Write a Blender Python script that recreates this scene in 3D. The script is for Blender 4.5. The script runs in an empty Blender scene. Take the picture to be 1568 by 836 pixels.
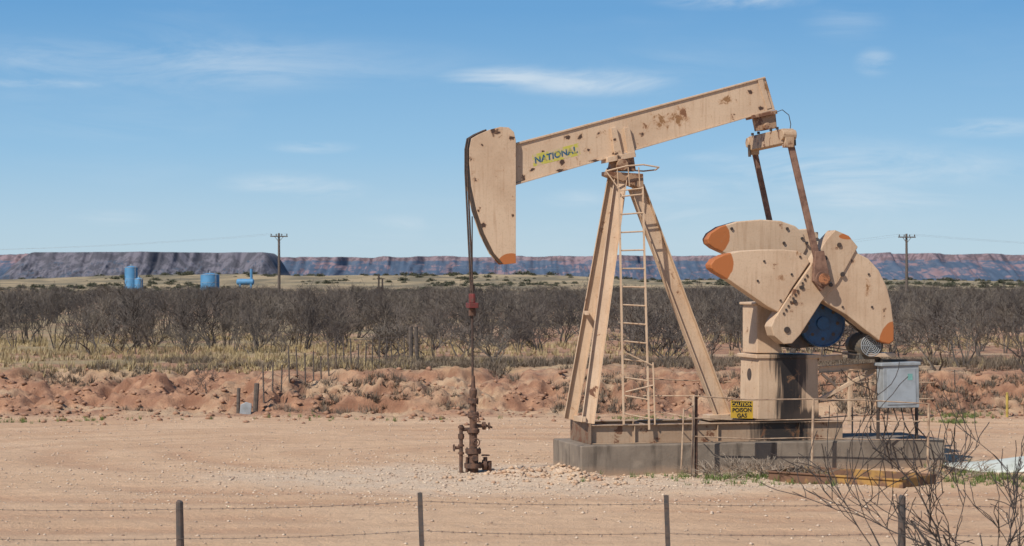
import bpy, math, random
import numpy as np
from mathutils import Vector, Matrix
random.seed(7); rng=np.random.default_rng(7)
R=math.radians
scene=bpy.context.scene
COL=scene.collection
F=3300.0; H=3.6; HZ=430.0; CX=784.0

# ------------------------------------------------------------ materials
def nmat(name, rough=0.8, metal=0.0):
    m=bpy.data.materials.new(name); m.use_nodes=True
    nt=m.node_tree; b=nt.nodes['Principled BSDF']
    b.inputs['Roughness'].default_value=rough; b.inputs['Metallic'].default_value=metal
    return m,nt,b
def N(nt,t,**k):
    n=nt.nodes.new(t)
    for a,v in k.items(): setattr(n,a,v)
    return n
def mathn(nt,op,a,b=None,clamp=False):
    n=N(nt,'ShaderNodeMath',operation=op); n.use_clamp=clamp
    for i,x in enumerate((a,b)):
        if x is None: continue
        if isinstance(x,(int,float)): n.inputs[i].default_value=x
        else: nt.links.new(x,n.inputs[i])
    return n.outputs[0]
def vmath(nt,op,a,b=None):
    n=N(nt,'ShaderNodeVectorMath',operation=op)
    for i,x in enumerate((a,b)):
        if x is None: continue
        if isinstance(x,(tuple,list,Vector)): n.inputs[i].default_value=tuple(x)
        else: nt.links.new(x,n.inputs[i])
    return n.outputs['Value'] if op in('LENGTH','DOT_PRODUCT') else n.outputs['Vector']
def noise(nt,vec,scale,detail=4,rough=0.55,dist=0.0):
    n=N(nt,'ShaderNodeTexNoise'); n.inputs['Scale'].default_value=scale
    n.inputs['Detail'].default_value=detail; n.inputs['Roughness'].default_value=rough
    n.inputs['Distortion'].default_value=dist
    if vec is not None: nt.links.new(vec,n.inputs['Vector'])
    return n.outputs['Fac']
def mapr(nt,x,a,b,c=0.0,d=1.0,smooth=False):
    n=N(nt,'ShaderNodeMapRange'); n.clamp=True
    if smooth: n.interpolation_type='SMOOTHSTEP'
    nt.links.new(x,n.inputs[0])
    for i,v in zip((1,2,3,4),(a,b,c,d)): n.inputs[i].default_value=v
    return n.outputs[0]
def mix(nt,f,a,b,mode='MIX'):
    n=N(nt,'ShaderNodeMix',data_type='RGBA',blend_type=mode)
    if isinstance(f,(int,float)): n.inputs[0].default_value=f
    else: nt.links.new(f,n.inputs[0])
    for s,x in ((6,a),(7,b)):
        if isinstance(x,(tuple,list)): n.inputs[s].default_value=(*x[:3],1)
        else: nt.links.new(x,n.inputs[s])
    return n.outputs[2]
def objco(nt): return N(nt,'ShaderNodeTexCoord').outputs['Object']
def bump(nt,b,h,strength=0.3,dist=0.02):
    n=N(nt,'ShaderNodeBump'); n.inputs['Strength'].default_value=strength; n.inputs['Distance'].default_value=dist
    nt.links.new(h,n.inputs['Height']); nt.links.new(n.outputs[0],b.inputs['Normal'])
def stretch(nt,co,s):
    return vmath(nt,'MULTIPLY',co,s)

RUST=(0.15,0.065,0.032)
def paint(name,base,masks=(),thr=0.68,rough=0.55):
    thr-=.045
    m,nt,b=nmat(name,rough); co=objco(nt)
    big=noise(nt,co,1.1,6,.6); c=mix(nt,mapr(nt,big,0.40,0.66),base,[base[0]*.84,base[1]*.80,base[2]*.77])
    st=noise(nt,stretch(nt,co,(9,9,0.6)),2.0,4)
    c=mix(nt,mapr(nt,st,0.52,0.74,0,0.50),c,[base[0]*.62,base[1]*.50,base[2]*.42])
    warp=noise(nt,co,6,4,0.6)
    fine=noise(nt,co,7,8,0.72,.6); grime=noise(nt,co,30,5,.75)
    c=mix(nt,mapr(nt,grime,0.52,0.70,0,0.40),c,[base[0]*.5,base[1]*.44,base[2]*.38])
    for (pos,rad,col,kind) in masks:
        d=vmath(nt,'LENGTH',vmath(nt,'DIVIDE',vmath(nt,'SUBTRACT',co,pos),rad))
        if kind=='solid':
            dd=mathn(nt,'ADD',d,mapr(nt,warp,0,1,-0.06,0.06)); f=mapr(nt,dd,1.0,0.97)
        elif kind=='stain':
            dd=mathn(nt,'ADD',d,mapr(nt,st,0.2,.8,-0.5,0.5)); f=mapr(nt,dd,1.25,0.75,0,.97)
        else:
            g=mathn(nt,'ADD',fine,mapr(nt,d,0,1.15,0.19,-0.26)); f=mapr(nt,g,0.565,0.595)
            c=mix(nt,mapr(nt,g,.48,.565,0,.45),c,[base[0]*.66,base[1]*.46,base[2]*.32])
        c=mix(nt,f,c,col)
    r=noise(nt,co,4.2,9,0.72,.5); rf=mapr(nt,r,thr,thr+0.015)
    halo=mapr(nt,r,thr-.06,thr,0,.40)
    c=mix(nt,halo,c,[base[0]*.66,base[1]*.48,base[2]*.34])
    c=mix(nt,rf,c,RUST)
    nt.links.new(c,b.inputs['Base Color'])
    bump(nt,b,fine,0.2,0.01)
    return m
def simple(name,col,col2=None,scale=8,rough=0.8,metal=0.0,bs=0.3,bd=0.01,lo=0.4,hi=0.65):
    m,nt,b=nmat(name,rough,metal); co=objco(nt)
    n=noise(nt,co,scale,6,0.6)
    c=mix(nt,mapr(nt,n,lo,hi),col,col2 or [x*0.6 for x in col])
    nt.links.new(c,b.inputs['Base Color']); bump(nt,b,n,bs,bd)
    return m
M_rust=simple('rusty_steel',(0.14,0.07,0.042),(0.055,0.034,0.026),14)
M_dark=simple('oily_steel',(0.04,0.032,0.028),(0.08,0.05,0.033),10,0.5)
M_cable=simple('wire_rope',(0.04,0.028,0.022),(0.09,0.05,0.035),20)
M_red=simple('red_paint',(0.16,0.025,0.022),(0.09,0.035,0.025),14,0.6)
M_blue=simple('blue_paint',(0.018,0.085,0.20),(0.025,0.05,0.10),6,0.45)
M_galv=simple('galvanised_steel',(0.31,0.33,0.34),(0.23,0.24,0.24),5,0.5)
M_wood=simple('weathered_wood',(0.13,0.10,0.08),(0.07,0.055,0.045),12)
M_post=simple('steel_post',(0.10,0.07,0.055),(0.05,0.05,0.05),12)
M_wire=simple('barbed_wire',(0.12,0.10,0.09),(0.08,0.05,0.04),20)
M_barks=[simple('bark',(0.125,0.10,0.082),(0.075,0.060,0.050),3,0.9),simple('bark',(0.09,0.073,0.062),(0.055,0.046,0.040),3,0.9),simple('bark',(0.155,0.127,0.10),(0.10,0.082,0.066),3,0.9)]
M_barkn=simple('dark_bark',(0.055,0.042,0.036),(0.03,0.025,0.022),5,0.9)
M_tank=simple('tank_blue',(0.09,0.26,0.45),(0.06,0.19,0.34),0.5,0.6)
M_white=simple('white_fiberglass',(0.55,0.57,0.50),(0.38,0.38,0.31),1.2,0.6)

# ------------------------------------------------------------ mesh builder
class MB:
    def __init__(s): s.v=[]; s.f=[]
    def prism(s,a,b):
        n=len(a); o=len(s.v); s.v+= [tuple(p) for p in a]+[tuple(p) for p in b]
        s.f.append(tuple(range(o,o+n))); s.f.append(tuple(range(o+2*n-1,o+n-1,-1)))
        for i in range(n):
            j=(i+1)%n; s.f.append((o+j,o+i,o+n+i,o+n+j))
    def box(s,x0,x1,y0,y1,z0,z1):
        s.prism([(x0,y0,z0),(x1,y0,z0),(x1,y0,z1),(x0,y0,z1)],[(x0,y1,z0),(x1,y1,z0),(x1,y1,z1),(x0,y1,z1)])
    def bar(s,p,q,a,b,ref=(0,1,0),oa=0,ob=0):
        p=Vector(p);q=Vector(q);d=(q-p).normalized();r=Vector(ref)
        n1=(r-d*r.dot(d)).normalized(); n2=d.cross(n1)
        p=p+n1*oa+n2*ob; q=q+n1*oa+n2*ob
        def ring(c): return [c+n1*a/2*i+n2*b/2*j for i,j in((1,1),(-1,1),(-1,-1),(1,-1))]
        s.prism(ring(p),ring(q))
    def hbar(s,p,q,depth,fl,t=0.018,ref=(0,1,0)):
        s.bar(p,q,t,depth-2*t-0.001,ref)
        s.bar(p,q,fl,t,ref,0,(depth-t)/2); s.bar(p,q,fl,t,ref,0,-(depth-t)/2)
    def tube(s,pts,rs,n=8,cap=True):
        pts=[Vector(p) for p in pts]
        if not isinstance(rs,(list,tuple)): rs=[rs]*len(pts)
        o=len(s.v); up=None
        for i,p in enumerate(pts):
            d=(pts[min(i+1,len(pts)-1)]-pts[max(i-1,0)])
            d=d.normalized() if d.length>1e-9 else Vector((0,0,1))
            if up is None: up=Vector((1,0,0)) if abs(d.x)<0.8 else Vector((0,1,0))
            n1=(up-d*up.dot(d))
            n1=n1.normalized() if n1.length>1e-6 else d.orthogonal().normalized()
            up=n1; n2=d.cross(n1)
            for k in range(n):
                a=2*math.pi*k/n; s.v.append(tuple(p+(n1*math.cos(a)+n2*math.sin(a))*rs[i]))
        for i in range(len(pts)-1):
            for k in range(n):
                k2=(k+1)%n; s.f.append((o+i*n+k,o+i*n+k2,o+(i+1)*n+k2,o+(i+1)*n+k))
        if cap:
            s.f.append(tuple(o+k for k in range(n-1,-1,-1))); e=o+(len(pts)-1)*n
            s.f.append(tuple(e+k for k in range(n)))
    def cyl(s,p,q,r,n=20): s.tube([p,q],r,n)
    def torus(s,c,nrm,Rr,r,n=20,m=6):
        nrm=Vector(nrm).normalized(); a=nrm.orthogonal().normalized(); b=nrm.cross(a); c=Vector(c); o=len(s.v)
        for i in range(n):
            t=2*math.pi*i/n; e=a*math.cos(t)+b*math.sin(t)
            for j in range(m):
                u=2*math.pi*j/m; s.v.append(tuple(c+e*(Rr+r*math.cos(u))+nrm*r*math.sin(u)))
        for i in range(n):
            for j in range(m):
                i2=(i+1)%n;j2=(j+1)%m
                s.f.append((o+i*m+j,o+i2*m+j,o+i2*m+j2,o+i*m+j2))
    def mesh(s,name,mat,smooth=False):
        me=bpy.data.meshes.new(name); me.from_pydata(s.v,[],s.f); me.validate()
        if mat: me.materials.append(mat)
        if smooth: me.polygons.foreach_set('use_smooth',[True]*len(me.polygons))
        return me
    def obj(s,name,mat,parent=None,bevel=0.0,smooth=False):
        me=s.mesh(name,mat,smooth); ob=bpy.data.objects.new(name,me); COL.objects.link(ob)
        if parent: ob.parent=parent
        if smooth:
            me.polygons.foreach_set('use_smooth',[True]*len(me.polygons))
            try: me.set_sharp_from_angle(angle=R(35))
            except Exception: pass
        if bevel:
            b=ob.modifiers.new('bevel','BEVEL'); b.width=bevel; b.segments=2; b.limit_method='ANGLE'; b.angle_limit=R(40)
        return ob
def empty(name,loc=(0,0,0),rz=0,parent=None):
    e=bpy.data.objects.new(name,None); COL.objects.link(e); e.location=loc; e.rotation_euler=(0,0,rz); e.empty_display_size=0.3
    if parent: e.parent=parent
    return e

# ------------------------------------------------------------ frames
TH=R(14); O=Vector((1.28,39.9,0)); EU=Vector((math.cos(TH),math.sin(TH),0)); EV=Vector((-math.sin(TH),math.cos(TH),0))
CAM=Vector((0,0,H))
def S(px,py,v):
    """survey point on the pump jack's vertical plane at depth v -> local (u,v,z)"""
    d=Vector(((px-CX)/F,1,(HZ-py)/F)); t=(v-(CAM-O).dot(EV))/d.dot(EV); P=CAM+d*t-O
    return Vector((P.dot(EU),v,P.z))
def W(px,py,Y): return Vector(((px-CX)/F*Y,Y,H+(HZ-py)/F*Y))
def loc2w(p): p=Vector(p); return O+EU*p.x+EV*p.y+Vector((0,0,p.z))

# ------------------------------------------------------------ numpy noise
TAB=rng.random((256,256))
def vnoise(x,y):
    xi=np.floor(x).astype(int); yi=np.floor(y).astype(int); fx=x-xi; fy=y-yi
    fx=fx*fx*(3-2*fx); fy=fy*fy*(3-2*fy)
    a=TAB[xi%256,yi%256];b=TAB[(xi+1)%256,yi%256];c=TAB[xi%256,(yi+1)%256];d=TAB[(xi+1)%256,(yi+1)%256]
    return (a*(1-fx)+b*fx)*(1-fy)+(c*(1-fx)+d*fx)*fy
def fbm(x,y,o=5,g=0.5):
    s=0;a=1;t=0
    for i in range(o):
        s=s+a*vnoise(x*2**i+17.3*i,y*2**i+9.1*i); t+=a; a*=g
    return s/t
def sst(a,b,x):
    t=np.clip((x-a)/(b-a),0,1); return t*t*(3-2*t)
def bankedge(x): return 57.3+2.2*(fbm(x*0.13,x*0+3.3,3)-0.5)+1.3*(fbm(x*0.9,x*0+8.3,4,.6)-0.5)
def rutd(x,y):
    """distance coordinate across the loop road's wheel ruts"""
    return np.hypot((x-1.5)*0.66,(y-44)*1.1)+5.0*fbm(x*0.07+2,y*0.07+6,3)
def wheel(x,y):
    d=rutd(x,y); t=0
    for c,w_,s in ((7.6,.35,.9),(9.3,.4,.8),(11.6,.5,1.0),(13.3,.4,.9),(15.4,.6,.7),(17.4,.45,.9),(19.6,.5,.8),(22.3,.5,.7)):
        t=np.maximum(t,s*np.exp(-((d-c+1.2*(fbm(x*.15+c,y*.15,3)-.5))/w_)**2))
    return t*sst(.30,.55,fbm(x*.16+4,y*.25+7,3))
def ground_parts(x,y):
    e0=bankedge(x)
    n1=fbm(x*0.6,y*0.5,5); n2=fbm(x*1.6+40,y*1.6,5,0.65); n3=fbm(x*2.2+11,y*0.9+4,4,0.6)
    b=sst(e0,e0+5.0+3*fbm(x*0.25,x*0+1.1,3),y+1.6*(fbm(x*0.8+9,y*0.4,4)-0.5))
    inb=sst(e0,e0+0.7,y)*(1-sst(63,72,y))
    bt=b*3+1.1*(n1-0.5); bt=(np.floor(bt)+sst(0.50,0.82,bt-np.floor(bt)))/3
    z=0.95*(b*0.35+0.65*np.where(inb>0,np.clip(bt,0,1.1),b))*1.0
    z=np.where(y>70,0.95*b*(sst(69,75,y))+z*(1-sst(69,75,y)),z)
    z=z+inb*((n1-0.5)*0.75+(n2-0.5)*0.75-0.45*np.abs(2*n3-1)+0.12)*(0.30+0.70*np.sin(np.clip(b,0,1)*math.pi))
    z=z+sst(66,90,y)*(fbm(x*0.05,y*0.05,3)-0.5)*0.25
    far=sst(280,700,y)*1.3
    hx=np.exp(-((x+75)/150)**2)
    hill=np.exp(-((y-900)/190)**2)*(0.3+6.8*hx*fbm(x*0.014+5,y*0.006,4)+1.5*fbm(x*0.01+35,y*0.006,3)*np.exp(-((x-120)/120)**2))
    z=z+far+hill
    yard=1-sst(e0-2,e0,y)
    z=z-yard*0.045*wheel(x,y)+yard*0.04*(n2-0.5)+yard*0.06*(fbm(x*.35,y*.35,3)-.5)
    sp=np.exp(-(((x-0.75)/1.0)**2+((y-39.7)/1.1)**2))
    z=z+sp*(0.12+0.45*(n2-0.5)+0.25*(fbm(x*5,y*5,3)-.5))
    return z,b,inb,n1,n2,e0
def gz(x,y):
    return ground_parts(np.atleast_1d(np.float64(x)),np.atleast_1d(np.float64(y)))[0]

# ------------------------------------------------------------ ground sheet
xp=list(np.arange(0,20,0.11))
v=20.0; st=0.14
while v<9000: xp.append(v); st*=1.12; v+=st
xs=np.array(sorted([-a for a in xp[1:]]+xp))
ys=list(np.arange(-30,20,2.5))+list(np.arange(20,37,0.15))+list(np.arange(37,43,0.1))+list(np.arange(43,55,0.15))+list(np.arange(55,68,0.10))
v=68.0; st=0.25
while v<12000: ys.append(v); st=min(st*1.05,v*0.08); v+=st
ys=np.array(ys)
X,Y=np.meshgrid(xs,ys)
Z,b,inb,n1,n2,e0=ground_parts(X,Y)
nx,ny=len(xs),len(ys)
co=np.stack([X,Y,Z],-1).reshape(-1,3).astype(np.float32)
idx=np.arange(nx*ny).reshape(ny,nx)
q=np.stack([idx[:-1,:-1],idx[:-1,1:],idx[1:,1:],idx[1:,:-1]],-1).reshape(-1,4)
def npmesh(name,co,q,mat=None):
    me=bpy.data.meshes.new(name); k=q.shape[1]
    me.vertices.add(len(co)); me.vertices.foreach_set('co',co.astype(np.float32).ravel())
    me.loops.add(q.size); me.loops.foreach_set('vertex_index',q.astype(np.int32).ravel())
    me.polygons.add(len(q)); me.polygons.foreach_set('loop_start',np.arange(0,q.size,k,dtype=np.int32))
    me.polygons.foreach_set('loop_total',np.full(len(q),k,dtype=np.int32))
    me.update(calc_edges=True); me.validate()
    if mat: me.materials.append(mat)
    return me
me=npmesh('ground',co,q)
me.polygons.foreach_set('use_smooth',[True]*len(me.polygons))
grass=sst(62.5,66,Y+3*(n1-0.5)*2)*np.clip(1.15-0.9*(X>0)*sst(-6,4,X)*(1-sst(75,120,Y)),0,1)
gn=fbm(X*0.06,Y*0.035,4)
grass=grass*np.where(Y>74,sst(0.40,0.56,gn),1.0)*sst(0.30,0.5,fbm(X*0.3+7,Y*0.25,4))
light=1-sst(3.0,6.2,np.hypot((X-0.8)*0.85,(Y-39.2)*1.7)+3.5*(fbm(X*0.5,Y*0.5,4)-0.5))
ruts=np.clip(np.maximum(wheel(X,Y),.55*sst(.46,.60,fbm(rutd(X,Y)*1.3,X*0.10+Y*.06,4,.6))*sst(.32,.55,fbm(X*.12+9,Y*.12,3))),0,1)
zone=np.stack([sst(e0-0.6,e0+0.8,Y+0.8*(n2-.5)),grass,light,ruts],-1).reshape(-1,4).astype(np.float32)
ca=me.color_attributes.new('zone','FLOAT_COLOR','POINT'); ca.data.foreach_set('color',zone.ravel())
m,nt,bs=nmat('ground_soil',0.95); co_=objco(nt)
at=N(nt,'ShaderNodeAttribute'); at.attribute_name='zone'
sep=N(nt,'ShaderNodeSeparateColor'); nt.links.new(at.outputs['Color'],sep.inputs[0])
nA=noise(nt,co_,0.35,6); nB=noise(nt,co_,2.2,6,0.65); nC=noise(nt,co_,18,5,0.7); nD=noise(nt,co_,70,3,0.7)
sx=N(nt,'ShaderNodeSeparateXYZ'); nt.links.new(co_,sx.inputs[0])
c=mix(nt,mapr(nt,nA,0.3,0.7),(0.74,0.50,0.31),(0.66,0.42,0.245))
ft=noise(nt,stretch(nt,co_,(.35,2.2,1)),1.2,5,.7)
c=mix(nt,mapr(nt,ft,.48,.66,0,.45),c,(0.50,0.295,0.17))
c=mix(nt,mathn(nt,'MULTIPLY',at.outputs['Alpha'],mapr(nt,nB,.3,.6,.85,.45)),c,(0.46,0.24,0.13))
c=mix(nt,mathn(nt,'MULTIPLY',sep.outputs[2],mapr(nt,nB,0.35,0.6,0.35,0.95)),c,(0.76,0.61,0.45))
c=mix(nt,mapr(nt,nB,0.48,0.70,0,0.5),c,(0.44,0.28,0.17))
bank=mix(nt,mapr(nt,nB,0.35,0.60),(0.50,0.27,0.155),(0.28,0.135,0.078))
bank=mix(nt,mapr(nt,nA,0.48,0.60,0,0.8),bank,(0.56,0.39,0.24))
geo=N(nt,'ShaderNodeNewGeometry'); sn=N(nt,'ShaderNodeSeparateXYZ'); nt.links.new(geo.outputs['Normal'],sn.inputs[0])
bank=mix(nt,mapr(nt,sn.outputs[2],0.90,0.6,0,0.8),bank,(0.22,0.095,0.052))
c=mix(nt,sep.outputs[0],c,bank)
gr=mix(nt,mapr(nt,nB,0.35,0.65),(0.42,0.325,0.16),(0.27,0.205,0.11))
c=mix(nt,mathn(nt,'MULTIPLY',sep.outputs[1],mapr(nt,nA,0.3,0.5,0.45,1.0)),c,gr)
dist=mapr(nt,sx.outputs[1],90,350)
scrub=noise(nt,stretch(nt,co_,(1,0.35,1)),0.05,6,0.7)
c=mix(nt,mathn(nt,'MULTIPLY',dist,mapr(nt,scrub,0.42,0.56,0.10,0.9)),c,(0.13,0.11,0.065))
farc=mix(nt,mapr(nt,scrub,.42,.56),(0.40,0.31,0.17),(0.15,0.13,0.072))
c=mix(nt,mapr(nt,sx.outputs[1],300,600,0,.85),c,farc)
c=mix(nt,mapr(nt,nC,0.35,0.7,0,0.34),c,(0.26,0.165,0.10))
c=mix(nt,mapr(nt,nD,0.6,0.75,0,0.35),c,(0.78,0.62,0.48))
nt.links.new(c,bs.inputs['Base Color'])
hsum=mathn(nt,'ADD',mathn(nt,'MULTIPLY',nB,1.5),mathn(nt,'ADD',mathn(nt,'MULTIPLY',nC,0.6),mathn(nt,'MULTIPLY',nD,0.2)))
bump(nt,bs,hsum,1.0,0.07)
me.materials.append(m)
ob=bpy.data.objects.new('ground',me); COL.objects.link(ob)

# ------------------------------------------------------------ mesas
def sn_(nt):
    g=N(nt,'ShaderNodeNewGeometry'); s=N(nt,'ShaderNodeSeparateXYZ'); nt.links.new(g.outputs['Normal'],s.inputs[0]); return s.outputs[2]
def mesa(name,x0,x1,Y0,hfun,dep,seed,dark,mid,pink,cliff,pk):
    xs=np.linspace(x0,x1,1500); ts=np.concatenate([np.linspace(0,0.84,60),np.linspace(0.845,1.0,14),np.linspace(1.05,2.2,8)])
    X,T=np.meshgrid(xs,ts)
    edge=Y0+dep*0.9*(fbm(X/420+seed,T*0+seed,5)-0.5)+dep*0.35*(fbm(X/80+seed,T*0,4,.6)-0.5)
    Yy=edge+T*dep*0.55
    Ht=hfun(X)
    cf=0.68+0.16*(fbm(X/110+seed,T*0+2,4)-.5)
    prof=np.where(T<0.84,cf*(T/0.84)**1.2,np.where(T<=1.0,cf+(1-cf)*(T-0.84)/0.16,1.0))
    gul=(fbm(X/38+seed*3,T*1.3,5,.6)-0.5)*0.42*np.sin(np.clip(T/0.92,0,1)*math.pi)
    Zz=Ht*(prof+gul)-2
    co=np.stack([X,Yy,Zz],-1).reshape(-1,3); ny,nx=X.shape
    idx=np.arange(nx*ny).reshape(ny,nx); q=np.stack([idx[:-1,:-1],idx[:-1,1:],idx[1:,1:],idx[1:,:-1]],-1).reshape(-1,4)
    m,nt,b=nmat(name+'_rock_haze_tint',1.0); c0=objco(nt)  # atmospheric haze is painted in: the colours passed are shifted to blue
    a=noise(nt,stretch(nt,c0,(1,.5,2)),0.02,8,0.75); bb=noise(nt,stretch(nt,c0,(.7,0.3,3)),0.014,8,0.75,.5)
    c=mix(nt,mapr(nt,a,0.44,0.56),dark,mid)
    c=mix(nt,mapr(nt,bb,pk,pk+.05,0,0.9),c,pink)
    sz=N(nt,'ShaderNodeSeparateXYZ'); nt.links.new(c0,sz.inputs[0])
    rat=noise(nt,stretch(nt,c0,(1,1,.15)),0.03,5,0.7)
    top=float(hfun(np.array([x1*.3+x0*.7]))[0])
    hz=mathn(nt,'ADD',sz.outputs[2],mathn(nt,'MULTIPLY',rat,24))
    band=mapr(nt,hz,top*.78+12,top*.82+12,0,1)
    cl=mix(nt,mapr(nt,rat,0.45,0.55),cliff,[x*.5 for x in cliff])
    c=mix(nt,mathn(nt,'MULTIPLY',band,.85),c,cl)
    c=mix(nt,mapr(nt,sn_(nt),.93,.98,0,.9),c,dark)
    nt.links.new(c,b.inputs['Base Color'])
    me=npmesh(name,co,q,m); o=bpy.data.objects.new(name,me); COL.objects.link(o); return o
def hA(X):
    t=sst(-1490,-1375,X)*(1-sst(-720,-640,X)); return 90*t*(0.98+0.05*(fbm(X/130,X*0+2,4)-0.5))+14*fbm(X/200,X*0+5,3)*(1-t)
def hB(X):
    return 106+14*(fbm(X/600+2,X*0+4,3)-0.5)+15*(fbm(X/100,X*0+7,5,.6)-0.5)
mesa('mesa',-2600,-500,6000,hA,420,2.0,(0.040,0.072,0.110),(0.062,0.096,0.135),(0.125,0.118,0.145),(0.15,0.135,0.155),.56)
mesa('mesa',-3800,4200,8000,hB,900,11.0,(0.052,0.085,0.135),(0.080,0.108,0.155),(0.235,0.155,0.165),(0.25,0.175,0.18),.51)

# ------------------------------------------------------------ vegetation
def gen_bare(seed,Ht,stems,spread=0.9,r0=0.05,levels=3,kids=(4,4,4),n=3,rmin=.006,jit=.28,k=3):
    rd=random.Random(seed); mb=MB()
    def br(p,d,L,r,lv):
        pts=[p]; rs=[r]; q=p.copy(); dd=d.copy()
        for i in range(k):
            dd=(dd+Vector((rd.uniform(-1,1),rd.uniform(-1,1),rd.uniform(-.5,.7)))*jit).normalized()
            q=q+dd*L/k; pts.append(q.copy()); rs.append(max(r*(1-0.75*(i+1)/k),rmin))
        mb.tube(pts,rs,n,False)
        if lv<levels:
            for j in range(kids[lv]):
                t=rd.uniform(0.3,1.0)*k; i=min(int(t),k-1); f=t-i
                s=pts[i].lerp(pts[i+1],f)
                nd=(dd+Vector((rd.uniform(-1,1),rd.uniform(-1,1),rd.uniform(-.35,.8)))*0.95).normalized()
                br(s,nd,L*rd.uniform(0.5,0.8),max(rs[i+1]*0.72,rmin),lv+1)
    for i in range(stems):
        a=2*math.pi*i/stems+rd.uniform(-.5,.5)
        d=Vector((math.cos(a)*spread*rd.uniform(.4,1),math.sin(a)*spread*rd.uniform(.4,1),1)).normalized()
        br(Vector((math.cos(a)*.08,math.sin(a)*.08,-0.05)),d,Ht*0.48*rd.uniform(.8,1.15),r0*rd.uniform(.7,1.1),0)
    return mb
variants=[gen_bare(100+i,2.5,random.choice((3,4,5,6)),random.choice((.4,.6,.9)),0.05,3,random.choice(((4,4,3),(4,3,3),(3,4,4))),3,.0075,.48).mesh('mesquite_mesh',M_barks[i%3]) for i in range(18)]
thick=empty('mesquite_thicket')
def put(me,x,y,s,sz=1.0,parent=None,dz=0.0,name='mesquite'):
    o=bpy.data.objects.new(name,me); COL.objects.link(o); o.location=(x,y,float(gz(x,y)[0])+dz)
    o.scale=(s,s,s*sz); o.rotation_euler=(random.uniform(-.1,.1),random.uniform(-.1,.1),random.uniform(0,6.28))
    if parent: o.parent=parent
    return o
def band(y0,y1,n,hs,ws):
    for i in range(n):
        y=random.uniform(y0,y1); x=random.uniform(-(0.27*y+8),0.27*y+8)
        if fbm(np.array([x*0.09+3]),np.array([y*0.06]),3)[0]<0.38: continue
        if y<78 and x<-3 and random.random()<0.4: continue
        s=random.uniform(*ws); put(random.choice(variants),x,y,s,random.uniform(*hs)/s,thick)
band(73,92,240,(0.35,1.1),(0.45,1.05))
band(92,140,760,(0.45,1.12),(0.6,1.1))
band(140,230,1000,(0.5,1.0),(0.9,1.4))
band(230,420,750,(0.5,0.9),(1.3,2.0))
for (x,y,s) in [(-8.6,60.3,0.5),(12.6,64,0.95),(13.8,66,1.0),(4.8,66,0.7),(-0.5,67,0.7),(9.0,68,0.9),(15.0,63,.6)]:
    o=put(random.choice(variants),x,y,s,0.9,None,0,'mesquite_tree')

def blades(name,pts,hgt,spread,nb,mat,w=0.012):
    P=[];Fc=[];k=0
    pts=np.array(pts); zz=gz(pts[:,0],pts[:,1])
    for (x,y),z in zip(pts,zz):
        hh=hgt*random.uniform(.4,1.3)
        for j in range(nb):
            a=random.uniform(0,6.28); rr=random.uniform(0,spread*.4); bx=x+math.cos(a)*rr; by=y+math.sin(a)*rr
            a2=random.uniform(0,6.28); l=random.uniform(.1,.9)*spread
            c,s_=math.cos(a2+1.57)*w,math.sin(a2+1.57)*w
            P+= [(bx-c,by-s_,z-0.02),(bx+c,by+s_,z-0.02),(bx+math.cos(a2)*l,by+math.sin(a2)*l,z+hh*random.uniform(.6,1))]
            Fc.append((k,k+1,k+2)); k+=3
    me=npmesh(name,np.array(P),np.array(Fc),mat); o=bpy.data.objects.new(name,me); COL.objects.link(o); return o
M_grass=simple('dry_grass',(0.44,0.335,0.17),(0.26,0.20,0.115),0.45,0.9)
M_brown=simple('dead_weeds',(0.19,0.14,0.095),(0.11,0.088,0.065),1.5,0.9)
M_green=simple('green_weeds',(0.10,0.16,0.035),(0.17,0.18,0.06),3,0.9)
pts=[]
while len(pts)<4700:
    y=random.uniform(63.5,100); x=random.uniform(-(.25*y+3),.25*y+3)
    if x>-3 and y<76 and random.random()<0.9: continue
    if x>-3 and random.random()<0.45: continue
    if fbm(np.array([x*.22]),np.array([y*.22]),3)[0]<0.46: continue
    pts.append((x,y))
blades('dry_grass',pts,0.27,0.22,9,M_grass,0.016)
pts=[]
while len(pts)<3800:
    x=random.uniform(-20,20); y=random.uniform(57.5,72)
    if y<bankedge(np.array([x]))[0]+0.5: continue
    if fbm(np.array([x*.4]),np.array([y*.4]),3)[0]<(0.55 if x<-6 else 0.45): continue
    pts.append((x,y))
blades('dead_weeds',pts,0.24,0.30,18,M_brown,0.011)
pts=[(random.gauss(*a),random.gauss(*b)) for a,b,n in [((-13.2,.6),(55.3,.4),30),((-11,.4),(55.6,.3),14),((3.2,.5),(56.4,.3),26),((4.9,.4),(56.4,.3),20),((12.0,.4),(57.2,.4),60),((11.2,.25),(55.0,.3),50),((4.4,1.0),(39.6,.45),130),((6.0,1.4),(38.5,.4),60),((8.9,.6),(39.3,.9),150),((9.5,.3),(41.5,.5),40),((-6,3),(56.2,.5),25)] for _ in range(n)]
blades('green_weeds',pts,0.13,0.13,12,M_green,0.008)

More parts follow.
